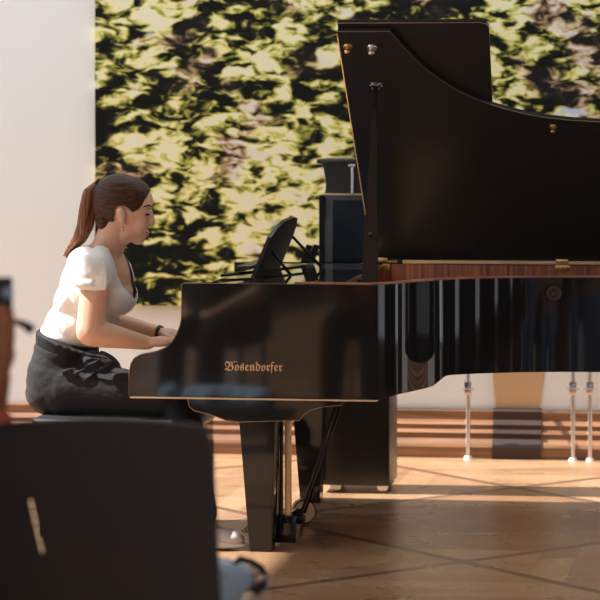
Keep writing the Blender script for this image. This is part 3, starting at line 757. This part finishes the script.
# hair
b = new_bm()
E(b, 120.5, 201, VC, 30, .094, 27.5, 22); E(b, 133, 193, VC, 20, .080, 16, 30); E(b, 107, 205, VC, 15, .078, 20, 0); E(b, 105, 218, VC, 10, .066, 16, -12)
face = [(156, 188), (151, 190), (147.5, 197), (143, 205), (138, 211), (132.5, 213.5), (127.5, 209), (124, 206.5), (119, 206), (115.8, 209), (115, 220), (111.5, 227), (106, 234), (99, 239), (92, 246), (95, 260), (200, 260), (200, 188)]
def hc(co):
    x, y = proj(co); return inpoly(x, y, face)
finish('hair', blob(b, .005, 3, cut=hc), M['hair'], pz, smooth='all')
b = new_bm(); 
for r_ in range(7):
    random.seed(r_); o_ = Vector((random.uniform(-.012, .012), random.uniform(-.022, .022), 0)); q = random.uniform(-2.5, 2.5)
    bm_chain(b, [(P(99, 184, VC)+o_*.3, .018), (P(91+q, 193, VC)+o_, .022), (P(87.5+q, 210, VC)+o_, .023), (P(85.5+q, 226, VC)+o_, .023), (P(80+q, 238, VC)+o_, .019), (P(73+q, 247, VC)+o_, .012), (P(66+q*.7, 257+q, VC)+o_, .004)])
finish('ponytail', blob(b, .006, 4), M['pony'], pz, smooth='all')
b = new_bm(); c = P(99.5, 186, VC); bm_cyl(b, c+Vector((-.014, 0, .012)), c+Vector((.014, 0, -.006)), .024, .024, 20); finish('hair_tie', b, M['dark'], pz, smooth=40)
b = new_bm(); c = P(123, 227.5, VC-.088); bm_ell(b, c, .006, sub=2); bm_ell(b, c-Vector((0, 0, .010)), (.0045, .0045, .006), sub=2); finish('earring', b, M['brass'], pz, smooth='all')
b = new_bm(); dv_ = (wrf-P(108, 322, VC+.22)).normalized(); bm_cyl(b, wrf-dv_*.004, wrf+dv_*.008, .030, .029, 20); finish('bracelet', b, M['dark'], pz, smooth=40)
# blouse
b = new_bm()
E(b, 97, 285, VC, 37, .158, 42, 20); E(b, 117.5, 296, VC, 20, .135, 20); E(b, 88, 264, VC, 21, .13, 19); E(b, 74, 328, VC, 30, .145, 30, 22); E(b, 72, 300, VC, 17, .13, 26, 18)
E(b, 66, 336, VC, 26, .15, 14, 18); E(b, 112, 260, VC, 12, .105, 14)
E(b, 105, 322, VC, 14, .12, 12)
for sg in (-1, 1):
    bm_cap(b, P(102, 257, VC+sg*.06), .052, P(98, 268, VC+sg*.165), .060)
    E(b, 94, 272, VC+sg*.195, 18.5, .072, 19, 0)
    E(b, 91, 283, VC+sg*.205, 17.5, .070, 9, 8)
for k_ in range(7):
    bm_tube(b, [P(86+k_*3.2, 262, VC-.235), P(82+k_*4.0, 274+k_*.6, VC-.258), P(80+k_*4.2, 287+k_*.7, VC-.262)], [.003, .0075+.002*(k_%2), .006], 8)
vneck = [(98, 232), (109, 249), (114.5, 262), (118, 275), (124, 287), (134.5, 298), (137, 292), (131.5, 270), (127, 256), (124, 244), (120, 232)]
neckc = P(111, 246, VC)
def bc(co):
    x, y = proj(co); dv = co.y-VC
    if inpoly(x, y, vneck) and -.115 < dv < .05: return True
    if (co-neckc).length < .085 and co.z > P(108, 254, VC).z: return True
    if y > 352: return True
    if y > 289+.12*(x-74) and abs(dv) > .165: return True
    return False
bl_ = blob(b, .0055, 4, cut=bc)
finish('blouse', bl_, M['blouse'], pz, smooth='all')
# trousers
b = new_bm()
E(b, 63, 380, VC, 36.5, .185, 37, 0); E(b, 66, 354, VC, 33, .165, 20, 15); E(b, 54, 392, VC, 28, .17, 24); E(b, 61, 362, VC, 29.5, .165, 22, 10); E(b, 59, 372, VC, 31.5, .175, 24, 5)
for sg, k1, a_ in ((-1, kn, an), (1, kf, af)):
    bm_chain(b, [(P(64, 388, VC+sg*.085), .112), (P(120, 393, VC+sg*.11), .098), (k1, .072), (k1.lerp(a_, .5), .072), (Vector((a_.x, a_.y, .13)), .066)])
E(b, 100, 364, VC-.08, 22, .09, 13, 20); E(b, 100, 364, VC+.08, 22, .09, 13, 20)
for cx, cy, dx_, dy_ in ((60, 372, 17, -5), (68, 376, 18, -8), (74, 384, 24, -14), (92, 372, 24, -12), (84, 366, 20, -8)):
    bm_tube(b, [P(cx, cy, VC-.188), P(cx+dx_*.5, cy+dy_*.35, VC-.196), P(cx+dx_, cy+dy_, VC-.186)], [.004, .010, .004], 8)
def tcut(co):
    x, y = proj(co)
    return y < 333+(x-43)*.33 and x < 100
finish('trousers', blob(b, .007, 4, cut=tcut), M['trouser'], pz, smooth='all')
b = new_bm()
wb = []
for k_ in range(33):
    a_ = 2*PI*k_/32; cx, cy = 67.5+27.5*math.cos(a_), 341+9.0*math.cos(a_)
    wb.append(P(cx, cy, VC)+Vector((0, .150*math.sin(a_), 0)))
for dz in (0, -.012, -.024, -.036): bm_tube(b, [p+Vector((0, 0, dz)) for p in wb], .013, 8)
for k_ in range(5): bm_tube(b, [P(46+k_*4, 340+k_*1.5, VC-.15), P(58+k_*8, 346+k_*2.4, VC-.168), P(74+k_*9, 349+k_*2.5, VC-.155)], [.003, .009, .003], 8)
finish('waistband', blob(b, .006, 3), M['belt'], pz, smooth='all')
for a_ in (an, af):
    b = new_bm(); bm_ell(b, (a_.x, a_.y, .075), (.042, .036, .042)); bm_ell(b, (a_.x+.07, a_.y, .048), (.085, .040, .034)); bm_ell(b, (a_.x+.12, a_.y, .040), (.05, .042, .028))
    sh = finish('sneaker', blob(b, .006, 3, cut=lambda c: c.z < .012), M['sneaker'], pz, smooth='all')
    b = new_bm(); bm_ell(b, (a_.x+.06, a_.y, .018), (.122, .046, .019)); finish('sole', b, M['sole'], sh, smooth='all')

# ------------------------------------------------------------------ foreground chair (world frame: rows face the piano)
I4 = Matrix.Identity(4)
def WP(px, py, Y): return Vector(((px-300)*Y/FPX, Y, CAMZ-(py-YH)*Y/FPX))
def chair_mesh(t, cx, y0, wt, wb, ztop, fr=I4, slot=False):
    """chair whose back is at y0 (towards the camera), seat reaching towards +y"""
    b = new_bm(); zb_ = .44
    n = 14; rows_ = []
    for j in range(n+1):
        f = j/n; z = zb_+(ztop-zb_)*f; hw = (wb+(wt-wb)*f)/2
        if f > .93: hw -= .012*((f-.93)/.07)**2
        row = []
        for i in range(17):
            s_ = (-1+2*i/16) if not (slot and i in (5, 6)) else (-.43, -.405)[i-5]-.07*(j-8)/2; yy = y0-.05*f+.03*(s_*s_)*-1+.03
            row.append(Vector((cx+hw*s_, yy, z+(.012*(1-s_*s_) if f > .9 else 0))))
        rows_.append(row)
    A = [[b.verts.new(p) for p in r] for r in rows_]; B = [[b.verts.new(p+Vector((0, .03, 0))) for p in r] for r in rows_]
    def hole(i, j): return slot and i in (5,) and 7 <= j <= 9
    for j in range(n):
        for i in range(16):
            if hole(i, j): continue
            b.faces.new((A[j][i], A[j][i+1], A[j+1][i+1], A[j+1][i])); b.faces.new((B[j][i], B[j+1][i], B[j+1][i+1], B[j][i+1]))
    for i in range(16): b.faces.new((A[n][i], A[n][i+1], B[n][i+1], B[n][i])); b.faces.new((A[0][i+1], A[0][i], B[0][i], B[0][i+1]))
    for j in range(n): b.faces.new((A[j][0], A[j+1][0], B[j+1][0], B[j][0])); b.faces.new((A[j+1][16], A[j][16], B[j][16], B[j+1][16]))
    if slot:
        for j in range(7, 10): b.faces.new((A[j][5], A[j+1][5], B[j+1][5], B[j][5])); b.faces.new((A[j+1][6], A[j][6], B[j][6], B[j+1][6]))
        b.faces.new((A[7][6], A[7][5], B[7][5], B[7][6])); b.faces.new((A[10][5], A[10][6], B[10][6], B[10][5]))
    finish('backrest', b, M['chairblack'], t, smooth=45)
    b = new_bm(); bm_box(b, (cx-wb/2+.02, y0+.02, .41), (cx+wb/2-.02, y0+.46, .46), .018); finish('seat', b, M['chairblack'], t, smooth=50)
    for sx_ in (-1, 1):
        for yy in (y0+.03, y0+.42):
            b = new_bm(); bm_cyl(b, (cx+sx_*(wb/2-.03), yy, 0), (cx+sx_*(wb/2-.04), yy, .42), .011, seg=12); finish('leg', b, M['satin'], t, smooth=40)
YC = 6.0
pl_, pr_ = WP(-30, 424, YC), WP(212, 424, YC)
prb = WP(226, 640, YC); cxx = (pl_.x+pr_.x)/2
t = thing('audience_chair', 'blurred black chair seen from behind, filling the lower left foreground', 'chair', (cxx, YC, 0), frame=I4)
chair_mesh(t, cxx, YC, pr_.x-pl_.x, 2*(prb.x-cxx), pl_.z, slot=True)

# pale blue denim bag with a dark strap, right of that chair
YB = 7.0
a0 = WP(224, 565, YB); 
t = thing('denim_bag', 'blurred pale blue denim bag with a dark strap beside the foreground chair', 'bag', (a0.x, YB, 0), frame=I4)
b = new_bm(); ztb = a0.z
bx = WP(262, 565, YB).x
prb_ = [(a0.x-.16, 0), (bx-.01, 0), (bx-.012, ztb-.20), (bx-.03, ztb-.06), (bx-.015, ztb-.02), (a0.x+.035, ztb), (a0.x-.01, ztb+.012), (a0.x-.16, ztb+.01)]
bm_prism(b, [Vector((x, YB-.07, z)) for x, z in prb_], (0, .14, 0)); bmesh.ops.bevel(b, geom=b.edges[:], offset=.012, segments=3, affect='EDGES')
finish('bag_body', b, M['denim'], t, smooth=60)
b = new_bm(); bm_tube(b, [WP(232, 566, YB), WP(240, 559, YB), WP(252, 562, YB), WP(262, 568, YB), WP(267, 578, YB), WP(262, 586, YB-.08), WP(250, 594, YB-.09), WP(243, 612, YB-.09)], [.006, .009, .008, .007, .008, .012, .014, .014], 10)
finish('strap', b, M['dark'], t, smooth='all')
b = new_bm(); bm_ell(b, WP(262, 583, YB-.02), (.022, .03, .018)); bm_ell(b, WP(258, 597, YB-.06), (.03, .03, .02)); bm_ell(b, WP(254, 571, YB+.02), (.024, .03, .018)); bm_ell(b, WP(249, 600, YB-.1), (.02, .02, .02))
finish('pale_scarf_lining', b, mat('cream_cloth', (.75, .6, .48), .9), t, smooth='all')

# ------------------------------------------------------------------ audience beside and behind the frame (seen mirrored in the lacquer)
def seated(name, x, y, label, top, low, hairm, skinm, phone=False, seed=0):
    fr = Matrix.Translation((x, y, 0)) @ Matrix.Rotation(PI/2, 4, 'Z')      # local +x faces the piano
    random.seed(seed)
    t = thing('person', label, 'person', (0, 0, 0), group='seated audience beside the frame', frame=fr)
    b = new_bm()
    bm_ell(b, (.02, 0, 1.20), (.095, .075, .115)); bm_ell(b, (.055, 0, 1.15), (.06, .055, .07)); bm_cap(b, (.10, 0, 1.19), .012, (.117, 0, 1.165), .013)
    for sg in (-1, 1): bm_ell(b, (.01, sg*.077, 1.18), (.018, .008, .03), sub=2)
    bm_cap(b, (0, 0, 1.12), .05, (-.02, 0, 1.02), .056); bm_cap(b, (-.03, 0, .98), .10, (-.04, 0, .56), .13)
    hands = []
    for sg in (-1, 1):
        if phone and sg == -1: el, wr = (.10, -.28, .86), (.06, -.325, 1.09)
        else: el, wr = (.06, sg*.25, .70), (.28, sg*.10, .61)
        bm_chain(b, [((-.03, sg*.16, .97), .05), (el, .042), (wr, .028)]); hands.append((Vector(wr), sg))
        bm_chain(b, [((-.02, sg*.09, .52), .085), ((.43, sg*.10, .49), .06), ((.45, sg*.11, .08), .04)]); bm_cap(b, (.45, sg*.11, .045), .035, (.58, sg*.12, .03), .028)
    for wr, sg in hands:
        if phone and sg == -1: d = Vector((.0, 0, 1)); side = Vector((0, 1, 0)); n_ = Vector((1, 0, 0)); bend = -1
        else: d = Vector((.95, -sg*.3, -.08)).normalized(); side = Vector((0, 1, 0)); n_ = Vector((0, 0, 1)); bend = 1
        mm = Matrix(((d.x, side.x, n_.x, 0), (d.y, side.y, n_.y, 0), (d.z, side.z, n_.z, 0), (0, 0, 0, 1)))
        bm_ell(b, wr+d*.045, (.05, .038, .016), mm)
        for o_, l_ in ((-.028, .06), (-.009, .07), (.009, .066), (.028, .052)):
            r0 = wr+d*.075+side*o_; bm_chain(b, [(r0, .0105), (r0+d*l_*.5+n_*.004*bend, .0095), (r0+d*l_-n_*.012*bend, .008)])
        bm_chain(b, [(wr+d*.02+side*sg*-.025, .014), (wr+d*.05+side*sg*-.05, .0115), (wr+d*.08+side*sg*-.052, .01)])
    finish('body', blob(b, .009, 3), skinm, t, smooth='all')
    b = new_bm(); bm_ell(b, (0, 0, 1.225), (.105, .088, .11)); bm_ell(b, (-.06, 0, 1.13), (.06, .07, .12))
    finish('hair', blob(b, .01, 2, cut=lambda c: c.x > .06 and c.z < 1.26), hairm, t, smooth='all')
    b = new_bm(); bm_cap(b, (-.03, 0, .97), .115, (-.04, 0, .56), .15)
    for sg in (-1, 1):
        bm_cap(b, (-.03, sg*.10, .985), .075, (-.03, sg*.165, .965), .066)
        if phone and sg == -1: bm_cap(b, (-.03, -.165, .965), .064, (.08, -.275, .87), .05); bm_cap(b, (.08, -.275, .87), .05, (.065, -.318, .99), .04)
        else: bm_cap(b, (-.03, sg*.165, .965), .064, (.05, sg*.24, .72), .052)
    finish('top_garment', blob(b, .01, 4), top, t, smooth='all')
    b = new_bm()
    for sg in (-1, 1): bm_chain(b, [((-.03, sg*.08, .54), .11), ((.43, sg*.10, .50), .075), ((.45, sg*.11, .14), .062)])
    finish('jeans', blob(b, .01, 4), low, t, smooth='all')
    for sg in (-1, 1):
        b = new_bm(); bm_ell(b, (.50, sg*.115, .045), (.13, .045, .045)); finish('shoe', blob(b, .01, 2), M['dark'], t, smooth='all')
    tc_ = thing('audience_chair', 'black chair under the '+label.split(',')[0], 'chair', (x, y-.22, 0), frame=I4)
    chair_mesh(tc_, x, y-.24, .42, .44, .86)
    return t, fr
# person with a phone at the left edge: only the raised hand is in view
hx_, hy_ = WP(4, 330, 6.0).x, 6.0
# local wrist (.06,-.325,1.09) -> world (x+.325, y+.06)
sx0, sy0 = hx_-.325-.012, hy_-.06
pt, pfr = seated('p', sx0, sy0, 'person at the left edge raising a phone in a tanned hand', M['redsleeve'], M['trouser'], M['hair'], M['skin_tan'], phone=True, seed=1)
PHF = I4
pc = WP(0, 315, 6.03)
t = thing('smartphone', 'dark smartphone with a bluish lens held in the hand at the left edge', 'phone', (hx_-.02, 6.03, 1.10), frame=I4)
zt_ = WP(0, 278, 6.0).z; zb_ = zt_-.155
xr = WP(11, 300, 6.0).x
b = new_bm(); bm_box(b, (xr-.078, 6.0+.025, zb_), (xr, 6.0+.034, zt_), .004); finish('phone_body', b, M['dark'], t, smooth=50)
b = new_bm(); c = WP(6.5, 293, 6.0); bm_cyl(b, (c.x, 6.026, c.z), (c.x, 6.019, c.z), .013, .012, 24); finish('camera_lens', b, M['phoneglass'], t, smooth=40)
b = new_bm(); bm_tube(b, [WP(8, 318, 6.02), WP(17, 322, 6.02), WP(25, 325, 6.02), WP(33, 331, 6.02)], [.006, .006, .009, .011], 12); finish('handle', b, M['dark'], t, smooth='all')

seated('p', -1.62, 6.6, 'person in dark shirt and trousers left of the frame', M['shirt_dark'], M['trouser'], M['hair'], M['skin'], seed=2)
def heap(x0, x1, y0, y1, h, lab):  # unseen denim heap, added for a blue reflection in the cheek
    b = new_bm(); n = 5
    for i in range(n):
        f = i/(n-1); bm_ell(b, (x0+(x1-x0)*f, (y0+y1)/2+.02*math.sin(i*2), h*.42), ((x1-x0)/n*.9+.02, (y1-y0)/2, h*(.62-.18*abs(f-.45))))
    bm_box(b, (x0-.02, y0+.02, 0), (x1+.02, y1-.02, h*.4)); bmesh.ops.translate(b, verts=b.verts, vec=(0, 0, .192)); o = finish('reflection_heap', blob(b, .010, 3, cut=lambda c: c.z < .192), mat('light_denim', (.42, .58, .8), .9), frame=I4, base=(x0, y0, .19), smooth='all'); tag(o, lab, 'cloth')
t = thing('added_bench', 'unseen low black bench added left of the frame under the denim heaps', 'bench', (-1.3, 7.6, 0), frame=I4)  # added to hold the heaps at the height that mirrors in the cheek
b = new_bm(); bm_box(b, (-1.75, 7.45, .15), (-.95, 7.75, .19), .008); finish('seat', b, M['satin'], t)
for x_ in (-1.7, -1.0):
    for y_ in (7.48, 7.72): b = new_bm(); bm_cyl(b, (x_, y_, 0), (x_, y_, .155), .015); finish('leg', b, M['satin'], t, smooth=40)
heap(-1.40, -1.08, 7.5, 7.7, .12, 'long unseen denim heap added left of the frame for a blue reflection')
heap(-1.56, -1.52, 7.5, 7.7, .12, 'small unseen denim heap added next to the long one for its reflection')
seated('p', 1.75, 7.0, 'person in pink shirt and jeans, right of the camera', M['shirt_pink'], M['jeans'], M['hair'], M['skin'], seed=4)
seated('p', 2.35, 7.0, 'person in blue shirt and jeans, right of the camera', M['shirt_blue'], M['jeans'], M['hair'], M['skin'], seed=5)
seated('p', 1.2, 5.2, 'person in dark shirt and jeans, second row right of the camera', M['shirt_dark'], M['jeans'], M['hair'], M['skin'], seed=6)

# ------------------------------------------------------------------ far side of the hall behind the camera
FW = -3.0
b = new_bm(); bm_box(b, (-9, FW-.2, 0), (9, FW, 3.4)); o = finish('wall_front', b, mat('grey_plaster', (.42, .40, .40), .9), frame=I4); struct(o)
n_w = 0
for cx in (-7.2, -5.0, -2.8, -.6, 1.6, 3.8, 6.0):
    n_w += 1
    b = new_bm(); bm_box(b, (cx-.45, FW, .5), (cx+.45, FW+.03, 3.1)); o = finish('window_%d' % n_w, b, M['glass'], frame=I4, base=(cx, FW, .5)); struct(o)
    b = new_bm(); bm_box(b, (cx-.02, FW+.03, .5), (cx+.02, FW+.06, 3.1)); bm_box(b, (cx-.45, FW+.03, 2.3), (cx+.45, FW+.06, 2.36)); o2 = finish('window_bars', b, M['satin'], frame=I4, base=(cx, FW, .5)); o2.parent = o; o2.matrix_parent_inverse = o.matrix_world.inverted()
    for sg in (-1, 1):  # curtains added to give dark and bluish bands in the lacquer
        b = new_bm(); x0_ = cx+sg*.75; nn_ = 24; fr_ = []
        for i in range(nn_+1):
            x_ = x0_-.30+.6*i/nn_; y_ = FW+.12+.035*math.sin(i*1.7); fr_.append((x_, y_))
        A = [b.verts.new((x_, y_, .03)) for x_, y_ in fr_]; B = [b.verts.new((x_, y_, 3.3)) for x_, y_ in fr_]
        A2 = [b.verts.new((x_, y_+.006, .03)) for x_, y_ in fr_]; B2 = [b.verts.new((x_, y_+.006, 3.3)) for x_, y_ in fr_]
        for i in range(nn_): b.faces.new((A[i], A[i+1], B[i+1], B[i])); b.faces.new((A2[i+1], A2[i], B2[i], B2[i+1])); b.faces.new((A[i], A2[i], A2[i+1], A[i+1])); b.faces.new((B[i+1], B2[i+1], B2[i], B[i]))
        b.faces.new((A[0], B[0], B2[0], A2[0])); b.faces.new((A[-1], A2[-1], B2[-1], B[-1]))
        o3 = finish('curtain', b, M['curtain' if (n_w+sg) % 3 else 'curtain_dark'], frame=I4, base=(x0_, FW+.12, 0), smooth='all')
        tag(o3, 'unseen dark curtain added behind the camera for bands in the lacquer', 'curtain', 'added curtains behind the camera')

def side_wall(x, name, sgn):  # unseen side wall; glowing windows and curtains added for bands in the lacquer
    global n_w
    b = new_bm(); bm_box(b, (x, -3.2, 0), (x+.2*sgn, 13.6+(.9 if sgn < 0 else -1.0), 3.4)); struct(finish(name, b, bpy.data.materials['grey_plaster'], frame=I4, base=(x, 0, 0)))
    for k_ in range(7):
        n_w += 1; cy = -1.9+2.1*k_
        if cy > 12: continue
        b = new_bm(); bm_box(b, (x, cy-.22, .3), (x-.03*sgn, cy+.22, 3.2)); struct(finish('window_%d' % n_w, b, M['glass'], frame=I4, base=(x, cy, .3)))
        for sg in (-1, 1):
            b = new_bm(); c0 = cy+sg*.62; nn_ = 24; fr_ = [(x-sgn*(.1+.035*math.sin(i*1.7)), c0-.38+.76*i/nn_) for i in range(nn_+1)]
            A = [b.verts.new((p_, q_, .03)) for p_, q_ in fr_]; B = [b.verts.new((p_, q_, 3.3)) for p_, q_ in fr_]
            A2 = [b.verts.new((p_-.006*sgn, q_, .03)) for p_, q_ in fr_]; B2 = [b.verts.new((p_-.006*sgn, q_, 3.3)) for p_, q_ in fr_]
            for i in range(nn_): b.faces.new((A[i], A[i+1], B[i+1], B[i])); b.faces.new((A2[i+1], A2[i], B2[i], B2[i+1])); b.faces.new((A[i], A2[i], A2[i+1], A[i+1])); b.faces.new((B[i+1], B2[i+1], B2[i], B[i]))
            b.faces.new((A[0], B[0], B2[0], A2[0])); b.faces.new((A[-1], A2[-1], B2[-1], B[-1]))
            o3 = finish('curtain', b, M['curtain' if (k_+(sg > 0)) % 2 else 'curtain_dark'], frame=I4, base=(x, c0, 0), smooth='all')
            tag(o3, 'unseen dark curtain added on a side wall for bands in the lacquer', 'curtain', 'added curtains on the side walls')
side_wall(6.2, 'wall_right', 1); side_wall(-6.2, 'wall_left', -1)
b = new_bm(); bm_box(b, (-2.15, -16, 3.5), (9, .93, 3.7)); struct(finish('shade_ceiling', b, M['wallw'], base=(-2.15, -16, 3.5)))  # unseen overhead slab added to shade the near floor and cut skylight
# ------------------------------------------------------------------ light: sun from the left, daylight all round
sd = bpy.data.lights.new('sun', 'SUN'); sd.energy = 10.5; sd.angle = math.radians(1.2); sd.color = (1, .97, .93)
so = bpy.data.objects.new('sun', sd); COL.objects.link(so)
el = math.radians(52); az = math.radians(2)     # travels along +u, a touch towards the wall
dl_ = Vector((math.cos(el)*math.cos(az), math.cos(el)*math.sin(az), -math.sin(el)))
dw = FR.to_3x3() @ dl_
so.rotation_euler = dw.to_track_quat('-Z', 'Y').to_euler(); so.location = (-4, 8, 6)
w = bpy.data.worlds.new('world'); scene.world = w; w.use_nodes = True
bg = w.node_tree.nodes['Background']; bg.inputs[0].default_value = (.80, .92, 1, 1); bg.inputs[1].default_value = 2.0
for o in list(bpy.data.objects):
    if '_b' in o: del o['_b']
